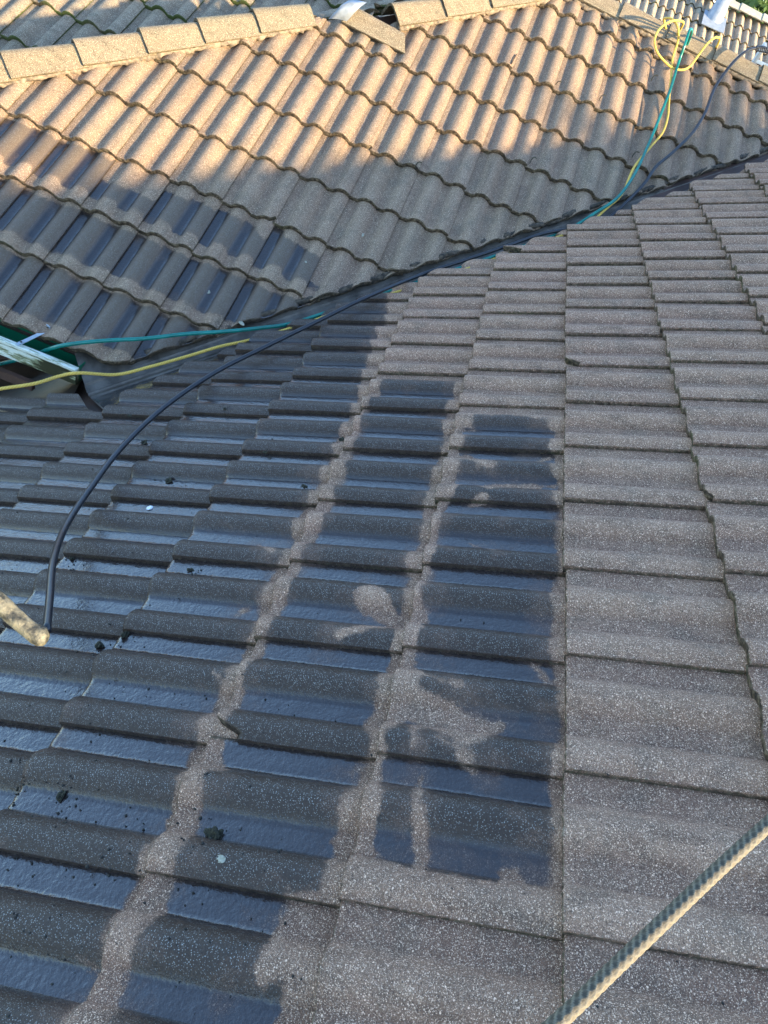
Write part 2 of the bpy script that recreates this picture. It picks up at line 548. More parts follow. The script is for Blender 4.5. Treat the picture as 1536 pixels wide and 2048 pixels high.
def seg_dist(k, j, k0, j0, k1, j1):
    x = k * GN; y = j * W; ax, ay, bx, by = k0 * GN, j0 * W, k1 * GN, j1 * W
    t = np.clip(((x - ax) * (bx - ax) + (y - ay) * (by - ay)) / ((bx - ax) ** 2 + (by - ay) ** 2 + 1e-9), 0, 1)
    return np.hypot(x - ax - t * (bx - ax), y - ay - t * (by - ay)), t


_ri = random.Random(42)
ISL = ()
for _q in range(34):
    _k0 = _ri.choice((-.9, -.15, -1.05, -1.9, -2.1, -.5)) + _ri.uniform(-.14, .14)
    _j0 = _ri.uniform(-.6, 6.5); _l = _ri.uniform(.05, .22)
    ISL += ((_k0, _j0, _k0 - _l, _j0 + _ri.uniform(-.16, .16), _ri.uniform(.004, .016), _ri.uniform(.002, .006)),)


def wet_near(s, k, prof, ti, tm, B=None):
    j = -s
    nz = .028 * fnoise(k * 2.4 + 5, j * 1.9 + 9, 4) + .010 * fnoise(k * 12, j * 9, 3)
    w_ = np.full(k.shape, -1.0)
    col = tm
    if col == -1:
        w_ = np.minimum((k + .90) * GN, (-.055 - k) * GN)
        w_ = np.minimum(w_, (j - .24) * W)
        w_ = np.minimum(w_, (5.72 - j) * W)
        w_ = w_ - .012 * np.clip(j - 3.2, 0, 3) * (prof > .4)
    elif col == -2:
        w_ = np.minimum((k + 1.90) * GN, (-1.10 - k) * GN)
        w_ = np.minimum(w_, (6.75 - j) * W)
        w_ = np.minimum(w_, np.maximum(np.maximum((-1.27 - k) * GN, (j - .02) * W), np.minimum((-.42 - j) * W, (-1.14 - k) * GN)))
        w_ = np.minimum(w_, (k + 1.90) * GN - .02 * np.clip(1 - j, 0, 2))
    elif col == -3:
        w_ = np.minimum((k + 2.995) * GN + .04, (-2.10 - .045 * np.clip(j - 5, 0, 9) - k) * GN)
        w_ = np.minimum(w_, (8.6 + (-2 - k) * 4 - j) * W)
    elif col < -3:
        w_ = np.full(k.shape, .3)
        w_ = np.minimum(w_, (12.5 + (-3 - k) * 4 - j) * W)
    else:
        return w_
    w_ = w_ + nz
    # dried islands and runs
    for (k0, j0, k1, j1, r0, r1) in ((-.86, 1.42, -.52, 1.28, .040, .045), (-.52, 1.28, -.36, 1.36, .040, .012),
                                     (-.80, 1.22, -.72, .70, .014, .009), (-.72, .70, -.66, .35, .009, .015), (-.66, .35, -.63, .02, .015, .004),
                                     (-1.30, 2.55, -1.14, 2.38, .045, .03), (-1.42, 2.08, -1.10, 2.30, .018, .02),
                                     (-.24, .30, -.22, .16, .018, .03), (-.60, 4.25, -.25, 4.34, .03, .02),
                                     (-.85, 4.80, -.62, 4.62, .03, .03), (-.9, 1.7, -1.0, 1.3, .03, .05)) + ISL:
        d, t = seg_dist(k, j, k0, j0, k1, j1)
        w_ = np.minimum(w_, d - (r0 + (r1 - r0) * t) + nz * .5 * min(1, r0 * 40))
    return w_


def wet_far(s, k, prof, ti, tm, B=None):
    a = (k - tm) * GF
    i = s
    nz = .022 * fnoise(k * 3.0 + 2, i * 3.2 + 4, 3) + .010 * fnoise(k * 11, i * 9, 3)
    lim = np.interp(i, [-3, -1.2, .2, 2.6, 3.3, 4.2, 4.9, 5.4], [3.0, 2.97, 2.9, 2.95, 2.6, 2.45, 1.6, -1])
    w_ = np.minimum((lim + .35 * vnoise(np.full(k.shape, ti * 2.3), np.full(k.shape, tm * 3.1)) - k) * GF, a - .072)
    w_ = np.minimum(w_, GF - .012 - a)
    w_ = w_ - .03 * (prof > .55) * np.clip((k - 1.2), 0, 1)
    return w_ + nz


roof = empty('tiled_roof', (0, 0, -3.6), 'brown concrete tiled hip roof, partly wet, with a metal valley running between its two slopes', 'roof')


def near_low(s, m):
    # on the near slope: u at the valley line for a given s (= -y)
    y = -s
    x = VP0[0] + (y - VP0[1]) * VD[0] / VD[1]
    off = np.interp(y, [1.9, 2.05, 2.28, 2.5, 2.75, 3.0], [.225, .20, .12, .075, .04, .022]) + .012 * vnoise(y * 4, y * 0)
    x = x + off * math.sqrt(2)
    x = np.where(y < (1.99 if m <= -6 else 1.86), -9.0, 9.0 if m <= -6 else x)
    return x / CT


def near_high(s, m):
    y = -s
    if m <= -6:
        return np.where(y > 1.83, (-1.775 - (y - 1.86) * .97) / CT, 1.6)
    return np.full(np.shape(s), 1.62 / CT)


def far_low(s):
    # for a given s the slope starts at the valley (plus gap)
    # solve along s,u: points P = FO + s*se + u*ue ; cross2d(P-VP0, VH) = -.055
    P = SF.o[None, :] + np.asarray(s)[:, None] * SF.se[None, :]
    c0 = (P[:, 0] - VP0[0]) * VH[1] - (P[:, 1] - VP0[1]) * VH[0]
    cu = SF.ue[0] * VH[1] - SF.ue[1] * VH[0]
    return (-.057 - c0) / cu


def far_high(s):
    P = SF.o[None, :] + np.asarray(s)[:, None] * SF.se[None, :]
    dx = np.where(P[:, 0] < 9, 0, 0)
    # hips: y - x = 6.56 / 6.44 ; ridge y = 5.80
    u1 = ((6.56 - (P[:, 1] - P[:, 0]))) / (SF.ue[1] - SF.ue[0])
    u2 = ((6.40 - (P[:, 1] - P[:, 0]))) / (SF.ue[1] - SF.ue[0])
    u = np.where(P[:, 0] + SF.ue[0] * u1 < -1.62, u1, u2)
    return np.minimum(u, (5.80 - P[:, 1]) / SF.ue[1])


def near_res(i, m):
    # i is the s index: y = -i*W ; m the course
    c = SN.o + (i + .5) * W * SN.se + (m + .5) * GN * SN.ue
    d = np.linalg.norm(c - CAM)
    return (46, 26) if d < 2.3 else ((34, 16) if d < 4 else (24, 10))


# chips: tile (s index, course) ; broken front corners   s index i <-> y from -i*W-W .. -i*W ; f=1 is the camera side joint j=-(i+1)
chips = {(-2, -2): [(.86, 1.0, .066)], (-8, 0): [(.90, 1.0, .055)], (-13, -1): [(.86, 1.0, .13)],
         (-5, 1): [(.93, 1, .02)], (-7, -6): [(.0, .3, .16)], (-6, -6): [(.75, 1.0, .06)]}
tile_slope('roof_slope', SN, GN, (-23, 3), (-11, 5), M_N, roof, low=near_low, high=near_high, nearres=near_res, wetf=wet_near, chips=chips, wide=True,
           label='near grey tiled slope, dark and glossy wet on its left half', seed=3)
tile_slope('roof_slope', SF, GF, (-8, 24), (0, 11), M_F, roof, low=far_low, high=far_high, nf=30, nu=10, wetf=wet_far,
           chips={(3, 5): [(.9, 1, .02)], (2, 3): [(.9, 1, .03)]}, ph=.031,
           label='far brown tiled slope, sunlit at its upper left', seed=5)


def g_low(s):
    x = SG.o[0] + np.asarray(s)
    return (x + 7.55 - SG.o[1]) / CT


def w_high(s):
    y = SW.o[1] - np.asarray(s)
    return (np.minimum(y - 6.60, 5.8 - 6.60) - SW.o[0]) / CT


def w_low(s):
    y = SW.o[1] - np.asarray(s)
    return (y - 7.50 - SW.o[0]) / CT


tile_slope('roof_slope', SG, GF, (-12, 10), (-4, 8), M_G, roof, low=g_low, nf=26, nu=8, ph=.034,
           label='rear tiled slope with mossy edges beyond the hip caps', seed=9)
tile_slope('roof_slope', SW, GF, (-9, 12), (-6, 8), M_G, roof, low=w_low, high=w_high, nf=18, nu=6,
           label='narrow side slope behind the hip caps', seed=10)

# ------------------------------------------------------------------ under-structure: sarking boards under the tiles, walls
mb = MB()
# sheets 6-8 cm below the tile planes
def sheet(mb, pts, th=.02, n=None):
    pts = [np.array(q, float) for q in pts]
    if n is None: n = np.cross(pts[1] - pts[0], pts[2] - pts[0])
    n = np.array(n, float); n = n / np.linalg.norm(n)
    k = len(pts)
    P = pts + [q - n * th for q in pts]
    mb.add(P, [tuple(range(k)), tuple(range(2 * k - 1, k - 1, -1))] + [((i + 1) % k, i, k + i, k + (i + 1) % k) for i in range(k)])


hN = lambda x, y, h=-.075: np.array([x - ST * h * 0, y, x * ST / CT + h / CT])
sheet(mb, [hN(-4.1, -1.2), hN(1.58, -1.2), hN(1.58, 5.5), hN(-1.77, 2.2), hN(-1.9, 2.60), hN(-4.1, 2.60)])
hF = lambda x, y, h=-.075: np.array([x, y, FO[2] + (y - FO[1]) * ST / CT + (x - FO[0]) * 0 + h / CT])
sheet(mb, [hF(-4.3, 2.25), hF(-1.77, 2.25), hF(1.8, 5.8), hF(-.8, 5.8), hF(-4.3, 2.3)])
mb.build('roof_sarking', M_DARKWOOD, roof)

# walls under the far eave and around
mb = MB()
mb.box([-4.5, 2.62, -2.35], np.eye(3), [2.9, .08, 1.2])
mb.box([-4.05, .4, -2.9], np.eye(3), [.07, 1.7, .7])
mb.build('wall', M_DARKWOOD, roof)

# ------------------------------------------------------------------ eave: fascia, gutter with strap
fas = MB(); fas.box([-4.6, 2.285, -1.02], np.eye(3), [2.62, .012, .075]); fas.build('fascia', M_GREEN, roof)
g = MB()
xa, xb = -7.2, -1.985
prof_in = [(2.262, -.945), (2.262, -1.040), (2.150, -1.040), (2.150, -.950), (2.122, -.950), (2.118, -.962), (2.118, -1.046), (2.130, -1.052), (2.268, -1.052), (2.268, -.945)]
# outer shell (front face, bottom) in mouldy white
gx = np.linspace(xa, xb, 60)
sec = [(2.146, -1.040), (2.146, -.958), (2.118, -.958), (2.114, -.948), (2.106, -.950), (2.106, -.962), (2.116, -.975), (2.116, -1.038), (2.135, -1.050), (2.268, -1.050), (2.268, -1.046), (2.15, -1.046)]
V = []; F = []; D = []
for ix, x in enumerate(gx):
    for (yy, zz) in sec:
        V.append((x, yy + .002 * math.sin(ix * .9), zz)); D.append(max(0, 1 - abs(x + 2.06) / .22) * (1 if zz < -.97 else .2) + (.25 if zz < -1.0 else 0))
ns = len(sec)
for ix in range(len(gx) - 1):
    for q in range(ns):
        F.append((ix * ns + q, ix * ns + (q + 1) % ns, (ix + 1) * ns + (q + 1) % ns, (ix + 1) * ns + q))
F.append(tuple(range(ns))); F.append(tuple(range(len(V) - ns, len(V)))[::-1])
gutter = mesh_obj('gutter', V, F, M_GUT, roof, {'dirt': D}, smooth=False)
gi = MB()
gi.box([(xa + xb) / 2, 2.205, -1.038], np.eye(3), [(xb - xa) / 2 - .003, .055, .004])
gi.box([(xa + xb) / 2, 2.263, -.992], np.eye(3), [(xb - xa) / 2 - .003, .004, .05])
gi.box([xb - .008, 2.205, -1.0], np.eye(3), [.003, .055, .035])
gi.build('gutter_lining', M_GREEN, roof)
st = MB()
pa = np.array([-2.268, 2.112, -.944]); pb = np.array([-2.205, 2.262, -.905])
dv = (pb - pa); Lr = np.linalg.norm(dv); dv /= Lr; sd = np.cross(dv, [0, 0, 1]); sd /= np.linalg.norm(sd); up = np.cross(sd, dv)
st.box((pa + pb) / 2, [dv, sd, up], [Lr / 2, .010, .0015])
st.box(pb + np.array([0, 0, .008]), [dv, sd, up], [.002, .011, .016])
st.box(pa + dv * .02 + up * .003, [dv, sd, up], [.012, .0085, .001])
st.build('gutter_strap', M_ALU, roof)
sc = MB()
for q in (pa + dv * .022 + up * .005, pb - dv * .003 + np.array([0, 0, .014])):
    sc.box(q, [dv, sd, up], [.004, .004, .002])
sc.build('strap_screw', M_DIRT, roof)

mb = MB()
sheet(mb, [hN(-4.0, 1.93, -.042), hN(-1.92, 1.93, -.042), hN(-2.12, 2.55, -.042), hN(-4.0, 2.55, -.042)], .004)
mb.build('apron_flashing', simple('wet_black_metal', (.008, .006, .005), (.05, .03, .018), 8, .55, 0, .001, 30), roof)
mb = MB(); mb.box([-4.2, 2.10, -1.128], np.eye(3), [2.02, .014, .022]); mb.build('lower_board', M_DARKWOOD, roof)

# ------------------------------------------------------------------ valley flashing
nv = 90
VU = np.linspace(-.20, 6.6, nv)
NXd = np.array([VH[1], -VH[0], 0])                       # to the near (right) side in plan
prof_v = [(-.22, 0), (-.16, 0), (-.1, 0), (-.058, 0), (-.052, .007), (-.046, 0), (-.010, .0), (-.003, .010), (.003, .010), (.010, 0), (.04, 0), (.046, .007), (.052, 0), (.1, 0), (.16, 0), (.21, 0)]
V = []; F = []
slopeh = VD[2] / np.linalg.norm(VD[:2])
for iv, uu in enumerate(VU):
    for k_, (o_, h_) in enumerate(prof_v):
        u2 = uu
        q = VP0 + VD * u2 + NXd * o_
        # both planes rise away from the valley: dz = |o| * tan(th)/sqrt2
        q = q + np.array([0, 0, abs(o_) * math.tan(TH) / math.sqrt(2) - .058 + h_ + .0012 * math.sin(uu * 5 + k_)])
        V.append(q)
npv = len(prof_v)
for iv in range(nv - 1):
    for k_ in range(npv - 1):
        F.append((iv * npv + k_, iv * npv + k_ + 1, (iv + 1) * npv + k_ + 1, (iv + 1) * npv + k_))
vf = mesh_obj('valley_flashing', V, F, M_FLASH, roof, smooth=False)
sm = vf.modifiers.new('sheet', 'SOLIDIFY'); sm.thickness = .0012
# shiny wet stretch of the near flank at its lower end
V = []; F = []
for iv, uu in enumerate(np.linspace(-.195, .30, 14)):
    for k_, o_ in enumerate(np.linspace(.062, .205, 8)):
        q = VP0 + VD * uu + NXd * o_
        q = q + np.array([0, 0, o_ * math.tan(TH) / math.sqrt(2) - .0545])
        V.append(q)
for iv in range(13):
    for k_ in range(7):
        F.append((iv * 8 + k_, iv * 8 + k_ + 1, (iv + 1) * 8 + k_ + 1, (iv + 1) * 8 + k_))
mesh_obj('wet_flashing_end', V, F, M_PUD, roof)


# crumbling bedding along the far cut edge
def bead(name, pts, r, mat, parent, seed=0, squash=1.0):
    pts = np.array(pts); n = len(pts); k = 7
    V = []; F = []
    for i_ in range(n):
        t = pts[min(i_ + 1, n - 1)] - pts[max(i_ - 1, 0)]; t /= np.linalg.norm(t)
        a = np.cross(t, [0, 0, 1.]); a /= np.linalg.norm(a); b = np.cross(a, t)
        for q in range(k):
            an = 2 * math.pi * q / k
            rr = r * (1 + .55 * float(vnoise(i_ * .8 + seed, q * 1.3)))
            V.append(pts[i_] + a * math.cos(an) * rr + b * math.sin(an) * rr * squash)
    for i_ in range(n - 1):
        for q in range(k):
            F.append((i_ * k + q, i_ * k + (q + 1) % k, (i_ + 1) * k + (q + 1) % k, (i_ + 1) * k + q))
    F.append(tuple(range(k))[::-1]); F.append(tuple(range((n - 1) * k, n * k)))
    return mesh_obj(name, V, F, mat, parent)


uu = np.arange(.1, 6.2, .012)
pts = np.array([VP0 + VD * q - NXd * (.082 + .006 * math.sin(q * 9)) + np.array([0, 0, .082 * math.tan(TH) / math.sqrt(2) - .032 + .006 * math.sin(q * 21)]) for q in uu])
bead('valley_bedding', pts, .014, simple('dark_crumbling_mortar', (.015, .013, .01), (.10, .075, .05), 50, .95, 0, .004, 90), roof, 3)


# ------------------------------------------------------------------ ridge and hip caps
def cap_verts(L, w0=.122, w1=.112, h0=.088, h1=.080, th=.017, nl=10):
    """cap along +x from 0 (low, outer end) to L; local y across, z up. closed shell"""
    half = [(-1.0, 0.0), (-.82, .22), (-.62, .46), (-.42, .70), (-.28, .86), (-.14, .96), (0, 1.0)]
    secs = half + [(-a, b) for a, b in half[-2::-1]]
    ns_ = len(secs)
    V = []; F = []; P = []
    xs = np.r_[0, .004, np.linspace(.02, L, nl)]
    for x in xs:
        t = x / L; ww = w0 + (w1 - w0) * t; hh = h0 + (h1 - h0) * t
        shrink = .002 if x == 0 else 0
        for (a, b) in secs:
            V.append((x + .0015 * random.uniform(-1, 1) * (x == 0), a * (ww - shrink), b * (hh - shrink) + .0006 * random.uniform(-1, 1)))
            P.append(.35)
    nx = len(xs)
    off = len(V)
    for x in xs:
        t = x / L; ww = w0 + (w1 - w0) * t; hh = h0 + (h1 - h0) * t
        for (a, b) in secs:
            V.append((x, a * (ww - th * .9), b * (hh - th * .3) - th * .75)); P.append(0)
    for i_ in range(nx - 1):
        for q in range(ns_ - 1):
            F.append((i_ * ns_ + q, (i_ + 1) * ns_ + q, (i_ + 1) * ns_ + q + 1, i_ * ns_ + q + 1))
            F.append((off + i_ * ns_ + q, off + i_ * ns_ + q + 1, off + (i_ + 1) * ns_ + q + 1, off + (i_ + 1) * ns_ + q))
        for q in (0, ns_ - 1):
            f_ = (i_ * ns_ + q, off + i_ * ns_ + q, off + (i_ + 1) * ns_ + q, (i_ + 1) * ns_ + q)
            F.append(f_ if q == 0 else f_[::-1])
    for q in range(ns_ - 1):
        F.append((q, q + 1, off + q + 1, off + q))
        e = (nx - 1) * ns_
        F.append((e + q + 1, e + q, off + e + q, off + e + q + 1))
    return np.array(V), F, P, nx, ns_, off


def cap(origin, d, L=.43, mat=None, parent=None, lift=.018, roll=0, name='ridge_cap', scale=1.0, cut=None):
    V, F, P, nx, ns_, off = cap_verts(L)
    V = V * np.array([1, scale, scale])
    if cut: V = cut(V)
    d = np.array(d, float); d /= np.linalg.norm(d)
    side = np.cross([0, 0, 1.], d); side /= np.linalg.norm(side)
    up = np.cross(d, side)
    # the low end rides on the next cap
    tilt = -lift / L
    d2 = d + up * tilt; d2 /= np.linalg.norm(d2); up2 = np.cross(d2, side)
    if roll:
        c_, s_ = math.cos(roll), math.sin(roll)
        side, up2 = side * c_ + up2 * s_, up2 * c_ - side * s_
    o3 = np.array(origin, float) + up * lift
    X = o3 + V[:, :1] * d2 + V[:, 1:2] * side + V[:, 2:3] * up2
    butt = np.zeros(len(V)); butt[:ns_] = .55; butt[off:] = .8
    rnd = np.full(len(V), random.random())
    return mesh_obj(name, X, F, mat or M_CAP, parent or roof, {'wet': np.full(len(V), -1.), 'prof': np.array(P), 'butt': butt, 'rnd': rnd}, smooth=True).data.set_sharp_from_angle(angle=rad(40))


HD = VD
# hip: the near lower corners of the caps as seen in the photo
hipside = np.cross([0, 0, 1.], HD); hipside /= np.linalg.norm(hipside)     # points away to the far-left side
HOFF = .098
starts = []
for (x, y) in ((25, 162), (170, 137), (302, 115), (415, 92), (520, 62)):
    P = hit(SF, x, y, .028)
    starts.append(P + hipside * .122 - np.array([0, 0, .004]))
fit0 = np.mean([s_ - HD * (s_ @ HD) for s_ in starts], 0)                 # common axis
prm = [s_ @ HD for s_ in starts]
prm = [prm[0] - .4 * 3, prm[0] - .4 * 2, prm[0] - .4] + prm
for q, t in enumerate(prm):
    nxt = prm[q + 1] if q + 1 < len(prm) else t + .33
    cap(fit0 + HD * t, HD, nxt - t + .045, roll=random.uniform(-.02, .02))
# bedding under the hip caps
bpts = [fit0 + HD * t - hipside * .085 + np.array([0, 0, -.012]) for t in np.arange(prm[0], prm[-1] + .35, .012)]
bead('cap_bedding', bpts, .022, M_MORTAR, roof, 9)

# the upper hip run (beyond the metal patch)
st2 = []
for (x, y) in ((803, 61), (879, 39), (978, 21)):
    P = hit(SF, x, y, .028); st2.append(P + hipside * .122)
fit1 = np.mean([s_ - HD * (s_ @ HD) for s_ in st2], 0)
prm2 = [s_ @ HD for s_ in st2]; dlt = .37
prm2 = [prm2[0], prm2[0] + dlt, prm2[0] + 2 * dlt, prm2[0] + 3 * dlt]
for q, t in enumerate(prm2):
    cap(fit1 + HD * t, HD, dlt + .045, roll=random.uniform(-.02, .02))
bpts = [fit1 + HD * t - hipside * .085 + np.array([0, 0, -.012]) for t in np.arange(prm2[0] + .02, prm2[-1] + .3, .012)]
bead('cap_bedding', bpts, .020, M_MORTAR, roof, 12)

# short turned cap at the junction, and the bent metal patch over it
Pj = hit(SF, 690, 42, .03)
XD = np.array([1, .02, 0.])
cap(Pj + np.array([-.02, .10, -.015]), XD + np.array([0, 0, -.03]), .44, lift=.01,
    cut=lambda V: V + np.array([1, 0, 0]) * (-.55 * np.maximum(V[:, 1:2] + .12, 0) * (V[:, :1] > .2)))
# patch: bent strip
mid0 = Pj + np.array([-.035, .03, .035])
pp = [hit(SF, 676, 36, .055), hit(SF, 692, 20, .095), hit(SF, 702, 7, .135), hit(SF, 716, -2, .11)]
V = []; F = []
wd = np.array([.055, .012, .012])
for q, P in enumerate(pp):
    for s_ in (-1, -.3, .3, 1):
        V.append(P + wd * s_ + np.array([0, 0, .006 * random.uniform(-1, 1) - .01 * abs(s_)]))
for q in range(len(pp) - 1):
    for c_ in range(3):
        F.append((q * 4 + c_, q * 4 + c_ + 1, q * 4 + 5 + c_, q * 4 + 4 + c_))
pt = mesh_obj('metal_patch', V, F, M_PATCH, roof, smooth=True)
sm = pt.modifiers.new('sheet', 'SOLIDIFY'); sm.thickness = .003

# main ridge, caps running to the right
rp = []
for (x, y) in ((1237, 36), (1327, 80), (1424, 122), (1516, 160)):
    rp.append(hit(SF, x, y, .03))
ry = np.mean([q[1] for q in rp]) + .118; rz = np.mean([q[2] for q in rp]) - .004
x0 = rp[0][0]; stp = (rp[3][0] - rp[0][0]) / 3
for q in range(-2, 7):
    cap(np.array([x0 + q * stp, ry, rz]), [1, 0, 0], stp + .05, lift=.016, roll=random.uniform(-.02, .02))
bpts = [np.array([x, ry - .088, rz - .014]) for x in np.arange(x0 - .7, x0 + 2.8, .012)]
bead('cap_bedding', bpts, .020, M_MORTAR, roof, 15)
RY, RZ = ry, rz

# back slope behind the main ridge (falls away, unseen from here but there)
SB = Slope([3.2, RY + 4.0 * CT, RZ - 4.0 * ST], [-1, 0, 0], [0, -CT, ST])
tile_slope('roof_slope', SB, GF, (0, 14), (3, 11), M_F, roof, high=lambda s: np.full(np.shape(s), 3.98), nf=14, nu=5,
           label='rear slope falling away behind the main ridge', seed=21)
# the other side of the near slope, beyond its own ridge to the right
SE = Slope([1.62 + 3 * CT, -1.0, .517 * 1.62 - 3 * ST], [0, 1, 0], [-CT, 0, ST])
tile_slope('roof_slope', SE, GN, (0, 23), (2, 8), M_N, roof, high=lambda s: np.full(np.shape(s), 2.99), nf=14, nu=5,
           label='east slope falling away beyond the near slope', seed=22)
for q in range(16):
    cap(np.array([1.60, -.9 + q * .40, .517 * 1.60 - .03]), [0, 1, 0], .445, lift=.016)

# ------------------------------------------------------------------ tubes: hoses and ropes
def crom(P, step):
    P = [np.array(q, float) for q in P]
    P = [2 * P[0] - P[1]] + P + [2 * P[-1] - P[-2]]
    out = []
    for i_ in range(1, len(P) - 2):
        p0, p1, p2, p3 = P[i_ - 1:i_ + 3]
        n = max(2, int(np.linalg.norm(p2 - p1) / step))
        for t in np.arange(n) / n:
            out.append(.5 * ((2 * p1) + (-p0 + p2) * t + (2 * p0 - 5 * p1 + 4 * p2 - p3) * t * t + (-p0 + 3 * p1 - 3 * p2 + p3) * t ** 3))
    out.append(P[-2]); return np.array(out)


def tube(name, pts, r, mat, parent=None, k=12, rad_fn=None, step=.02, capend=True):
    P = crom(pts, step); n = len(P)
    T = np.gradient(P, axis=0); T /= np.linalg.norm(T, axis=1)[:, None]
    a = np.cross(T[0], [0, 0, 1.]); a /= np.linalg.norm(a)
    L = np.r_[0, np.cumsum(np.linalg.norm(np.diff(P, axis=0), axis=1))]
    V = []; S = []
    for i_ in range(n):
        a = a - T[i_] * (a @ T[i_]); a /= np.linalg.norm(a); b = np.cross(T[i_], a)
        an = 2 * np.pi * np.arange(k) / k
        if rad_fn: rr, ss = rad_fn(an, L[i_], L[-1])
        else: rr, ss = np.ones(k), np.zeros(k)
        V.append(P[i_] + (np.cos(an) * rr)[:, None] * r * a + (np.sin(an) * rr)[:, None] * r * b); S.append(ss)
    V = np.concatenate(V); S = np.concatenate(S)
    i0 = np.arange(n - 1)[:, None] * k; q = np.arange(k)[None, :]; q1 = (q + 1) % k
    F = np.stack([i0 + q, i0 + q1, i0 + k + q1, i0 + k + q], -1).reshape(-1, 4)
    F = [tuple(f) for f in F]
    F.append(tuple(range(k))[::-1]); F.append(tuple(range((n - 1) * k, n * k)))
    return mesh_obj(name, V, F, mat, parent, {'strand': S})


def vpt(u, off, h):
    return VP0 + VD * u + NXd * off + np.array([0, 0, abs(off) * math.tan(TH) / math.sqrt(2) - .050 + h])


def uval(x, y):
    """valley parameter u nearest to a photo point"""
    d = ray(x, y); n = np.cross(d, VD); n2 = np.cross(d, n)
    return ((CAM - VP0) @ np.cross(d, np.cross(VD, d))) / (VD @ np.cross(d, np.cross(VD, d)))


RB = .0104
# black pressure hose: lies on the near slope, runs up the valley, then over the far slope and the ridge
blk = [hit(SN, 93, 1262, .13), hit(SN, 99, 1200, .12), hit(SN, 107, 1120, .11), hit(SN, 133, 1050, .085), hit(SN, 182, 975, .07), hit(SN, 245, 893, .062),
       hit(SN, 330, 813, .055), hit(SN, 430, 745, .05), hit(SN, 530, 694, .048), hit(SN, 640, 640, .048), hit(SN, 730, 596, .045)]
for (x, y) in ((840, 560), (930, 524), (1010, 494), (1090, 468)):
    blk.append(vpt(uval(x, y), .008, .045))
for (x, y) in ((1150, 449), (1205, 428)):
    blk.append(vpt(uval(x, y), .05, .02))
blk += [hit(SF, 1255, 402, .02), hit(SF, 1290, 365, .032), hit(SF, 1312, 333, .036), hit(SF, 1345, 305, .04), hit(SF, 1385, 265, .045), hit(SF, 1410, 225, .045), hit(SF, 1430, 175, .05),
        hit(SF, 1462, 130, .10), hit(SF, 1490, 104, .14), hit(SF, 1512, 96, .15), hit(SF, 1530, 96, .14)]
e_ = blk[-1]
blk += [e_ + np.array([.12, .05, -.03]), e_ + np.array([.25, .30, -.22]), e_ + np.array([.3, .8, -.55])]
bh = tube('pressure_hose', blk, RB, M_HOSEB, None, 14, step=.02)
tag(bh, 'thin black rubber pressure hose curving down the wet near slope and along the valley', 'hose')
# spring guard near the coupling at the ridge
sp = []
c0, c1 = blk[-5], blk[-4] + np.array([.06, .02, 0])
for q in range(90):
    t = q / 89; P = c0 + (c1 - c0) * t; an = t * 2 * math.pi * 9
    ax_ = (c1 - c0) / np.linalg.norm(c1 - c0); s1 = np.cross(ax_, [0, 0, 1.]); s1 /= np.linalg.norm(s1); s2 = np.cross(s1, ax_)
    sp.append(P + s1 * math.cos(an) * .0165 + s2 * math.sin(an) * .0165)
sg = tube('spring_guard', sp, .003, M_HOSEBG, bh, 6, step=.01)

grn = [hit(SF, -60, 738, -.30), hit(SF, 0, 728, -.22), hit(SF, 60, 712, -.12), hit(SF, 120, 692, .02), hit(SF, 200, 682, .055), hit(SF, 290, 677, .06), hit(SF, 370, 668, .06), hit(SF, 450, 663, .055), hit(SF, 520, 656, .03)]
for (x, y, o_) in ((585, 640, .02), (660, 618, .03), (730, 590, .03), (820, 556, .035), (930, 512, .04), (1040, 478, .035), (1130, 447, .02)):
    grn.append(vpt(uval(x, y), o_, .018))
grn += [hit(SF, 1192, 425, .03), hit(SF, 1235, 395, .05), hit(SF, 1268, 350, .05), hit(SF, 1292, 300, .045), hit(SF, 1315, 245, .045), hit(SF, 1340, 180, .05), hit(SF, 1356, 128, .07), hit(SF, 1370, 88, .16), hit(SF, 1379, 60, .19)]
e_ = grn[-1]
grn += [e_ + np.array([.04, .10, -.02]), e_ + np.array([.08, .32, -.2]), e_ + np.array([.1, .9, -.5])]
gh = tube('garden_hose', grn, .0098, M_HOSEG, None, 14, step=.02)
tag(gh, 'glossy green garden hose lying across the eave, up the valley and over the ridge', 'hose')

tw = lambda an, L, T: ((.80 + .26 * np.abs(np.cos(1.5 * (an + L * 150)))), np.abs(np.cos(1.5 * (an + L * 150))))
YR = .0076
y1 = [hit(SN, -60, 790, .14), hit(SN, 0, 778, .14), hit(SN, 70, 767, .12), hit(SN, 120, 752, .10), hit(SN, 160, 746, .09)]
y1 = y1 + [vpt(uval(230, 742), -.0, .055), vpt(uval(300, 728), .01, .04), vpt(uval(375, 706), .015, .03), vpt(uval(440, 690), .03, .03), vpt(uval(500, 676), .055, .02)]
for (x, y, o_) in ((600, 650, .07), (680, 608, .06), (760, 580, .065), (860, 545, .075), (990, 500, .07), (1100, 460, .065), (1160, 440, .05)):
    y1.append(vpt(uval(x, y), o_, .014))
cx = lambda a, b: (1136 + a / 3.84, b / 3.84)
for a, b, h_ in ((300, 660 + 960, .03), (420, 560 + 960, .03)):
    pass
y1 += [hit(SF, 1215, 415, .03), hit(SF, 1245, 386, .045), hit(SF, 1268, 335, .045), hit(SF, 1300, 295, .03), hit(SF, 1325, 265, .03), hit(SF, 1335, 235, .03)]
for a, b, h_ in ((772, 820, .035), (780, 700, .035), (792, 590, .04), (803, 450, .05), (840, 330, .12), (850, 260, .17), (838, 195, .20), (800, 148, .19), (762, 140, .17)):
    x, y = cx(a, b); y1.append(hit(SF, x, y, h_))
e_ = y1[-1]
y1 += [e_ + np.array([.0, .10, -.02]), e_ + np.array([.12, .22, -.10])]
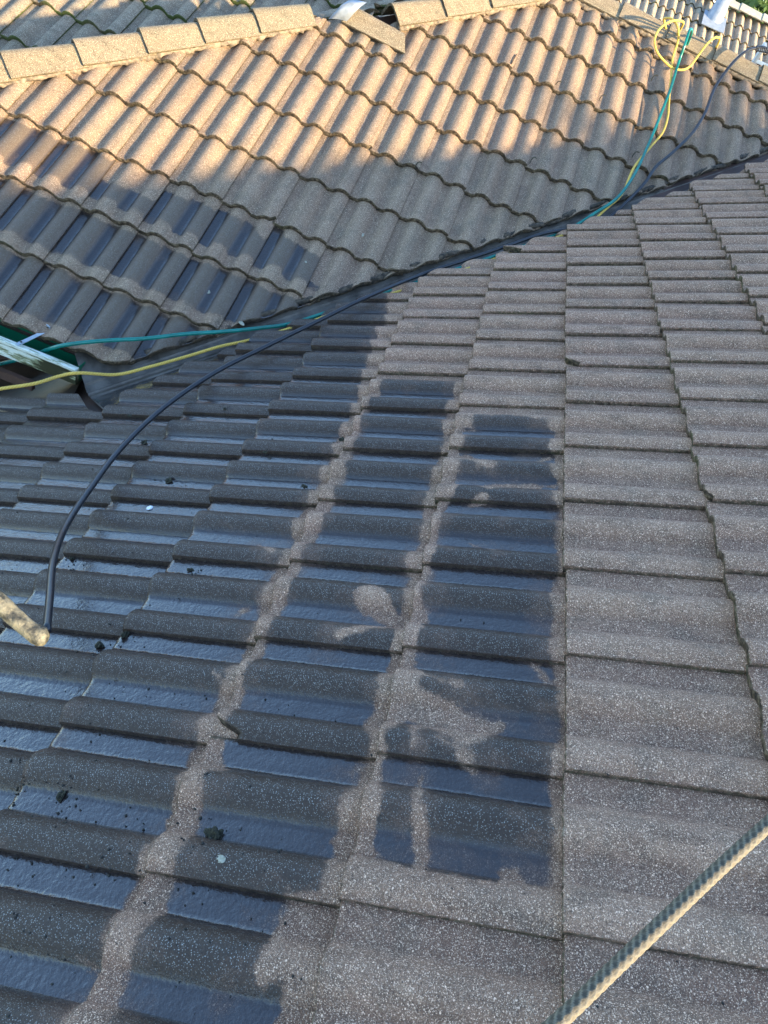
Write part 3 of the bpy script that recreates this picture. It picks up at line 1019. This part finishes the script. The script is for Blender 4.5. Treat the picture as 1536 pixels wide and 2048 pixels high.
for a, b, h_ in ((885, 185, .17), (840, 158, .20), (770, 172, .20), (700, 225, .17), (666, 300, .14), (680, 390, .10), (730, 460, .07), (800, 520, .05), (880, 536, .05), (940, 505, .055), (1000, 425, .10), (1060, 345, .16), (1110, 300, .18), (1145, 288, .17)):
    x, y = cx(a, b); y1.append(hit(SF, x, y, h_))
e_ = y1[-1]
y1 += [e_ + np.array([.05, .12, -.04]), e_ + np.array([.12, .6, -.4])]
yr = tube('yellow_rope', y1, YR, M_YEL, None, 18, tw, step=.004)
tag(yr, 'twisted yellow rope running up the valley and looping over the ridge', 'rope')

# braided safety rope in the lower right, close to the camera
def pix(x, y, dist):
    d = ray(x, y); return CAM + d / np.linalg.norm(d) * dist


def braid(an, L, T):
    p = .0065
    a1 = an * 5 + L / p * 2 * math.pi; a2 = an * 5 - L / p * 2 * math.pi
    v = np.maximum(np.cos(a1), np.cos(a2))
    chk = np.cos(a1) * .5 + .5
    dark = (np.cos(an * 1 + 2.55) > .28) & (np.cos(a1) < .55)  # dark cells on one side of the rope only
    s_ = np.where(dark, .0 + .25 * np.clip(v, 0, 1), .5 + .5 * np.clip(v, 0, 1))
    return .93 + .07 * v, s_


br = [pix(990, 2150, .50), pix(1120, 2040, .505), pix(1230, 1935, .52), pix(1330, 1840, .54), pix(1430, 1745, .565), pix(1540, 1645, .595), pix(1640, 1560, .63), pix(1760, 1470, .68)]
sr = tube('safety_rope', br, .0047, M_BRAID, None, 40, braid, step=.0011)
tag(sr, 'cream braided safety rope with dark cells along one side, crossing the bottom right corner', 'rope')

# worn pale rope end entering from the left
ends = [pix(-110, 1110, .80), pix(-50, 1165, .80), pix(0, 1208, .80), pix(35, 1240, .80), pix(62, 1262, .80), pix(84, 1274, .80), pix(94, 1276, .80), pix(98, 1277, .80)]
def endf(an, L, T):
    t = L / T
    k_ = 1.0 if t < .86 else (1.12 if t < .93 else 1.12 * math.sqrt(max(0.05, 1 - ((t - .93) / .07) ** 2)))
    return k_ * (1 + .08 * np.array([float(vnoise(a * 1.3, L * 60)) for a in an])), np.zeros(len(an))
re_ = tube('rope_end', ends, .0090, M_ROPEEND, None, 20, endf, step=.004)
tag(re_, 'worn cream rope end poking in from the left edge over the wet tiles', 'rope end')

# ------------------------------------------------------------------ moss clumps and small litter
def lump(name, P, r, mat, n, seed, flat=.6, rough=.45, sub=3):
    bm = bmesh.new(); bmesh.ops.create_icosphere(bm, subdivisions=sub, radius=1)
    rg = random.Random(seed); ph = rg.random() * 50
    n = np.array(n) / np.linalg.norm(n); a = np.cross(n, [0.3, 1, 0]); a /= np.linalg.norm(a); b = np.cross(n, a)
    sx = rg.uniform(.8, 1.35)
    V = []
    for v in bm.verts:
        c = np.array(v.co)
        k = 1 + rough * float(fnoise(c[0] * 1.7 + ph, c[1] * 1.7 + c[2] * 2.3, 3))
        V.append(np.array(P) + (a * c[0] * sx + b * c[1] / sx + n * (c[2] * flat + flat * .55)) * r * k)
    F = [tuple(v.index for v in f.verts) for f in bm.faces]; bm.free()
    return mesh_obj(name, V, F, mat, None, origin=P)


def surf_h(sl, gauge, P):
    s_, u_ = su(sl, P); f = (s_ / W) % 1.0; a = (u_ / gauge) % 1.0
    return POFF + PH * float(profile(np.array([f]), sl is SN)[0]) - TB * a


def on(sl, gauge, x, y):
    h = 0
    for _ in range(4):
        P = hit(sl, x, y, h); h = surf_h(sl, gauge, P)
    return hit(sl, x, y, h)


moss = [(337, 963, .019, 'dark moss clump just right of the black hose on the upper wet tiles'),
        (608, 974, .012, 'small round moss clump on the wet tile left of a dry patch'),
        (383, 1142, .011, 'small green moss clump alone in a blue wet pan'),
        (144, 1118, .012, 'dark moss clump right beside the bend of the black hose'),
        (251, 1271, .017, 'moss clump at a tile corner above the pair right of the rope end'),
        (202, 1293, .016, 'greenish moss clump nearest to the right of the cream rope end'),
        (432, 1672, .021, 'large ragged moss clump on the lower wet tiles'),
        (122, 1593, .015, 'dark ragged moss clump in the wet pan by the lower left edge'),
        (38, 1578, .010, 'narrow moss clump wedged at a tile corner by the left edge'),
        (288, 886, .016, 'moss clump caught under a tile lip beneath the black hose'),
        (258, 832, .012, 'little moss clump on the tile left of the black hose crossing'),
        (682, 880, .013, 'moss clump at the tile edge by the drying strip'),
        (530, 905, .009, 'tiny moss clump on a tile step between two wet tiles'),
        (450, 818, .010, 'tiny moss clump on the wet tiles above and right of the hose')]
for q, (x, y, r, lab) in enumerate(moss):
    o = lump('moss_clump', on(SN, GN, x, y), r * .52, M_MOSS, SN.n, q, .55, 1.5, sub=4)
    tag(o, lab, 'moss', 'moss clumps washed onto the wet tiles')
P = on(SN, GN, 300, 1017)
cb = MB(); ax0 = np.array([.0, -.4, .0]) + SN.ue * .6
o = lump('white_scrap', P, .011, simple('white_plastic', (.7, .72, .75), (.85, .86, .88), 30, .4), SN.n, 77, .4, .2)
tag(o, 'small white oblong scrap on the wet tiles right of the black hose', 'litter')
o.scale = (1, 1, 1)
# lichen / bird droppings on the far slope
lich = [(724, 470, .016, 'pale lichen blot on the dry far slope below the middle'), (416, 584, .014, 'white streak of lichen on the wet far slope'),
        (612, 524, .008, 'little white lichen dot near the middle of the far slope'), (483, 647, .016, 'white lichen blot at the valley edge above the green hose'),
        (472, 240, .010, 'small white dropping on the sunlit far tiles'), (441, 1718, .008, 'pale round lichen spot on the wet near tiles by the large moss')]
for q, (x, y, r, lab) in enumerate(lich):
    sl_, g_ = (SN, GN) if y > 1000 else (SF, GF)
    o = lump('lichen_spot', on(sl_, g_, x, y), r * (.7 if y < 1000 else .9), M_LICH, sl_.n, 200 + q, .10, .7)
    tag(o, lab, 'lichen', 'pale lichen spots on the tiles')
# curled moss sprigs standing in the tile joints of the far slope
spr = [(829, 340, 'left of centre'), (1058, 330, ''), (1108, 178, ''), (1300, 165, ''), (1196, 205, ''), (1262, 318, '')]
splab = ['curled moss sprig at the lowest open joint on the middle of the far slope', 'upright moss sprig at a joint left of the hoses on the far slope',
         'moss sprig high on the far slope, well left of the rope loop', 'moss sprig in the joint just under the yellow rope loop',
         'moss sprig in a joint midway between the caps and the hoses', 'moss sprig in a joint close beside the green hose']
for q, ((x, y, _), lab) in enumerate(zip(spr, splab)):
    P = on(SF, GF, x, y) + SF.n * .012
    pts = [P, P + SF.n * .020 + SF.ue * .012, P + SF.n * .034 + SF.ue * .020 + SF.se * .008, P + SF.n * .036 + SF.ue * .022 + SF.se * .028]
    o = tube('moss_sprig', pts, .003, M_MOSS, None, 6, step=.006)
    tag(o, lab, 'moss', 'moss sprigs in the joints of the far slope')
# one brown twig
P = on(SF, GF, 1022, 130); P2 = on(SF, GF, 1032, 112)
o = tube('twig', [P + SF.n * .008, (P + P2) / 2 + SF.n * .012, P2 + SF.n * .012], .004, M_BARK, None, 6, step=.01)
tag(o, 'short brown twig standing in a joint on the sunlit far slope', 'twig')
# black grit: uncountable
V = []; F = []; nb = 0
rg = random.Random(5)
oct_ = np.array([(1, 0, 0), (-1, 0, 0), (0, 1, 0), (0, -1, 0), (0, 0, 1), (0, 0, -1)], float)
of = [(0, 2, 4), (2, 1, 4), (1, 3, 4), (3, 0, 4), (2, 0, 5), (1, 2, 5), (3, 1, 5), (0, 3, 5)]
for q in range(420):
    if q < 330:
        x = rg.uniform(0, 700) * (rg.random() ** .4); y = rg.uniform(800, 2040); sl_, g_ = SN, GN
    elif q < 400: x = rg.uniform(700, 1530); y = rg.uniform(820, 2040); sl_, g_ = SN, GN
    else: x = rg.uniform(100, 1200); y = rg.uniform(250, 520); sl_, g_ = SF, GF
    P = on(sl_, g_, x, y); r = rg.uniform(.0009, .0030) * (1 if rg.random() < .85 else 1.6)
    if q >= 330: r *= .7
    V += list(P + oct_ * r * np.array([rg.uniform(.7, 1.5), rg.uniform(.7, 1.5), rg.uniform(.5, .9)]) + sl_.n * r * .4)
    F += [tuple(i_ + nb for i_ in f) for f in of]; nb += 6
for (mx_, my_, mr_, _l) in moss:
    for q in range(16):
        an = rg.uniform(0, 6.28); dd = rg.uniform(.5, 3.2) * mr_
        P = hit(SN, mx_, my_, 0) + SN.se * math.cos(an) * dd + SN.ue * math.sin(an) * dd
        s1_, u1_ = su(SN, P); P = P + SN.n * surf_h(SN, GN, P); r = rg.uniform(.001, .0035)
        V += list(P + oct_ * r * np.array([rg.uniform(.7, 1.5), rg.uniform(.7, 1.5), rg.uniform(.5, .9)]) + SN.n * r * .4)
        F += [tuple(i_ + nb for i_ in f) for f in of]; nb += 6
gr = mesh_obj('black_grit', V, F, M_DIRT, smooth=True)
tag(gr, 'scattered black crumbs of washed off dirt on the tiles', 'dirt', kind='stuff')

# ------------------------------------------------------------------ neighbour's house beyond the ridge
NBY, NBZ = 15.2, 1.45
nb_ = empty('neighbour_house', (3, 15, -3.6), 'neighbouring house roof of pale grey tiles beyond the ridge', 'house')
SNB = Slope([-6.0, NBY - 3.9 * CT, NBZ - 3.9 * ST], [1, 0, 0], [0, CT, ST])
tile_slope('roof_slope', SNB, .39, (0, 46), (0, 10), M_NB, nb_, nf=13, nu=4, ph=.05, seed=31, jit=2)
mb = MB(); mb.box([1, NBY + 3.3, -1.6], np.eye(3), [7.0, 6.4, 1.9]); mb.build('wall', M_WALL, nb_)
mb = MB(); sheet(mb, [[-6, NBY, NBZ - .05], [8, NBY, NBZ - .05], [8, NBY + 4, NBZ - 2.1], [-6, NBY + 4, NBZ - 2.1]]); mb.build('roof_slope', M_CAPNB, nb_)
for q in range(34):
    cap([-6 + q * .42, NBY - .02, NBZ + .01], [1, 0, 0], .46, M_CAPNB, nb_, lift=.012, scale=1.1)
mb = MB(); mb.box([1, NBY - 3.55, -.42], np.eye(3), [7, .02, .1]); mb.build('fascia', M_DARKWOOD, nb_)
# vent pipe with conical flashing
dN = ray(1424, 50); tN = (SNB.n @ (SNB.o - CAM)) / (SNB.n @ dN); Pv = CAM + dN * tN
ring = lambda c, r, n=20: [c + np.array([math.cos(2 * math.pi * i_ / n) * r, math.sin(2 * math.pi * i_ / n) * r, 0]) for i_ in range(n)]


def lathe(name, c, prof_, mat, parent, n=20):
    V = []; F = []
    for (z, r) in prof_: V += ring(np.array(c) + np.array([0, 0, z]), r, n)
    for a_ in range(len(prof_) - 1):
        for q in range(n):
            F.append((a_ * n + q, a_ * n + (q + 1) % n, (a_ + 1) * n + (q + 1) % n, (a_ + 1) * n + q))
    F.append(tuple(range((len(prof_) - 1) * n, len(prof_) * n)))
    return mesh_obj(name, V, F, mat, parent)


lathe('vent_pipe', Pv + np.array([0, .1, 0]), [(0, .10), (1.1, .10), (1.1, .115), (1.16, .115)], M_ALU, nb_)
fl = lathe('pipe_flashing', Pv + np.array([0, .1, 0]), [(-.06, .18), (.05, .16), (.15, .14), (.34, .108), (.36, .104)], M_PATCH, nb_)
mb = MB(); mb.box(Pv + SNB.n * .06, [SNB.se, SNB.ue, SNB.n], [.2, .2, .006]); mb.build('flashing_apron', M_PATCH, nb_)

# ------------------------------------------------------------------ corrugated awning behind the hip, upper left
aw = empty('corrugated_awning', (-5.0, 9.0, -3.6), 'pale green corrugated metal awning peeking over the hip caps', 'awning')
V = []; F = []
na = 160
cA = CAM + ray(455, 2) / ray(455, 2)[1] * 7.6
for q in range(na):
    x = -2.2 + q / (na - 1) * 3.2
    for r_ in range(2):
        V.append(cA + np.array([x, -.35 + r_ * 2.4, .10 - r_ * .45 + .018 * math.sin(x * 2 * math.pi / .12)]))
for q in range(na - 1): F.append((q * 2, q * 2 + 2, q * 2 + 3, q * 2 + 1))
o = mesh_obj('corrugated_sheet', V, F, M_PALEGREEN, aw); s_ = o.modifiers.new('sheet', 'SOLIDIFY'); s_.thickness = .002
for x in (-2.0, .9):
    mb = MB(); mb.box(cA + np.array([x, 1.8, -1.8]), np.eye(3), [.04, .04, 1.55])
    mb.build('post', M_ALU, aw)

# ladder head at the ridge, right edge
ld = empty('ladder', (1.45, 7.6, -3.6), 'top of a grey metal ladder behind the ridge by the hose coupling', 'ladder')
_d = ray(1531, 88); Lt = CAM + _d / _d[1] * (6.35 - CAM[1]); Lt2 = Lt + np.array([.38, 0, 0])
for Q in (Lt, Lt2):
    mb = MB(); b_ = Q + np.array([0, 1.3, -4.2]); dd = (Q - b_) / np.linalg.norm(Q - b_)
    sx_ = np.array([1., 0, 0]); up_ = np.cross(sx_, dd)
    mb.box((Q + b_) / 2, [dd, sx_, up_], [np.linalg.norm(Q - b_) / 2, .012, .032]); mb.build('stile', M_ALU, ld, bevel=.003)
for t in np.arange(.12, 4.2, .28):
    c_ = (Lt + Lt2) / 2 + (np.array([0, 1.3, -4.2]) / np.linalg.norm([0, 1.3, -4.2])) * t
    mb = MB(); mb.box(c_, np.eye(3), [.19, .014, .012])
    mb.build('rung', M_ALU, ld, bevel=.002)


# ------------------------------------------------------------------ trees
def leafball(name, centers, nleaf, size, mat, parent=None, seed=0):
    rg = np.random.RandomState(seed)
    C = np.array([c[:3] for c in centers]); Rr = np.array([c[3] for c in centers])
    pick = rg.choice(len(C), nleaf, p=Rr ** 2 / np.sum(Rr ** 2))
    d = rg.normal(size=(nleaf, 3)); d /= np.linalg.norm(d, axis=1)[:, None]
    rr = Rr[pick] * (rg.rand(nleaf) ** .45)
    P = C[pick] + d * rr[:, None] * np.array([1, 1, .85])
    a = rg.normal(size=(nleaf, 3)); a /= np.linalg.norm(a, axis=1)[:, None]
    b = np.cross(a, rg.normal(size=(nleaf, 3))); b /= np.linalg.norm(b, axis=1)[:, None]
    s_ = size * (.6 + .8 * rg.rand(nleaf))[:, None]
    V = np.stack([P - a * s_, P + b * s_ * .45, P + a * s_, P - b * s_ * .45], 1).reshape(-1, 3)
    F = np.arange(nleaf * 4).reshape(-1, 4)
    rn = np.repeat(rg.rand(nleaf) * .6 + .4 * rg.rand(len(C))[pick], 4)
    return mesh_obj(name, V, F, mat, parent, {'rnd': rn}, smooth=False)


def tree(loc, h, crown, label, seed, n=9000, size=.07, cat='tree', name='tree'):
    t = empty(name, loc, label, cat)
    L = np.array(loc, float)
    tube('trunk', [L, L + [0.05, .05, h * .35], L + [-.05, 0, h * .7], L + [0, 0, h * .9]], .11, M_BARK, t, 10,
         lambda an, l, T: (np.full(len(an), 1.3 - l / T), np.zeros(len(an))), step=.3)
    rg = random.Random(seed)
    for q in range(5):
        an = rg.uniform(0, 6.28); z = h * rg.uniform(.4, .75); r_ = crown * rg.uniform(.5, .9)
        tube('limb', [L + [0, 0, z], L + [math.cos(an) * r_ * .5, math.sin(an) * r_ * .5, z + .35], L + [math.cos(an) * r_, math.sin(an) * r_, z + .9]], .04, M_BARK, t, 6, step=.3)
    cs = []
    for q in range(26):
        an = rg.uniform(0, 6.28); rr = crown * math.sqrt(rg.random()) * .8; z = h * rg.uniform(.55, 1.0)
        cs.append((L[0] + math.cos(an) * rr, L[1] + math.sin(an) * rr, L[2] + z, rg.uniform(.3, .55) * crown * .6))
    leafball('crown', cs, n, size, M_LEAF, t, seed)
    return t


tree((4.6, 19.8, -3.6), 6.6, 1.9, 'leafy green tree behind the neighbouring roof in the top right corner', 3, 16000, .09)
tree((7.2, 21.0, -3.6), 7.0, 2.2, 'broad green tree beyond the right end of the neighbouring roof', 4, 14000, .09)

# unseen hedge added right of the house, shaped to shade the roofs
hd = empty('added_shade_hedge', (8.4, 0, -3.6), 'unseen hedge added to the right of the house to shade the roofs', 'hedge')
cs = []
rg = random.Random(8)
topf = lambda y: 3.08 + .12 * y  # top edge set so the added hedge's shadow ends along the far slope
for q in range(420):
    y = rg.uniform(-7, 9.5)
    cs.append((8.4 + rg.uniform(-.5, .5), y, rg.uniform(-3.2, topf(y) - .35), .5))
for q in range(170):
    y = rg.uniform(-7, 9.5)
    cs.append((8.4 + rg.uniform(-.5, .5), y, topf(y) - .28 + rg.uniform(-.2, .18), rg.uniform(.15, .38)))
leafball('shade_foliage', cs, 78000, .085, M_LEAF, hd, 6)
for y in np.arange(-6.5, 9.5, 1.6):
    tube('shade_stem', [np.array([8.4, y, -3.6]), np.array([8.45, y + .1, -1]), np.array([8.4, y, 1.8])], .05, M_BARK, hd, 8, step=.4)

# ------------------------------------------------------------------ ground
mb = MB(); V = [(-400, -400, -3.6), (400, -400, -3.6), (400, 400, -3.6), (-400, 400, -3.6)]
gd = mesh_obj('ground', V, [(0, 1, 2, 3)], M_GROUND); gd['kind'] = 'structure'
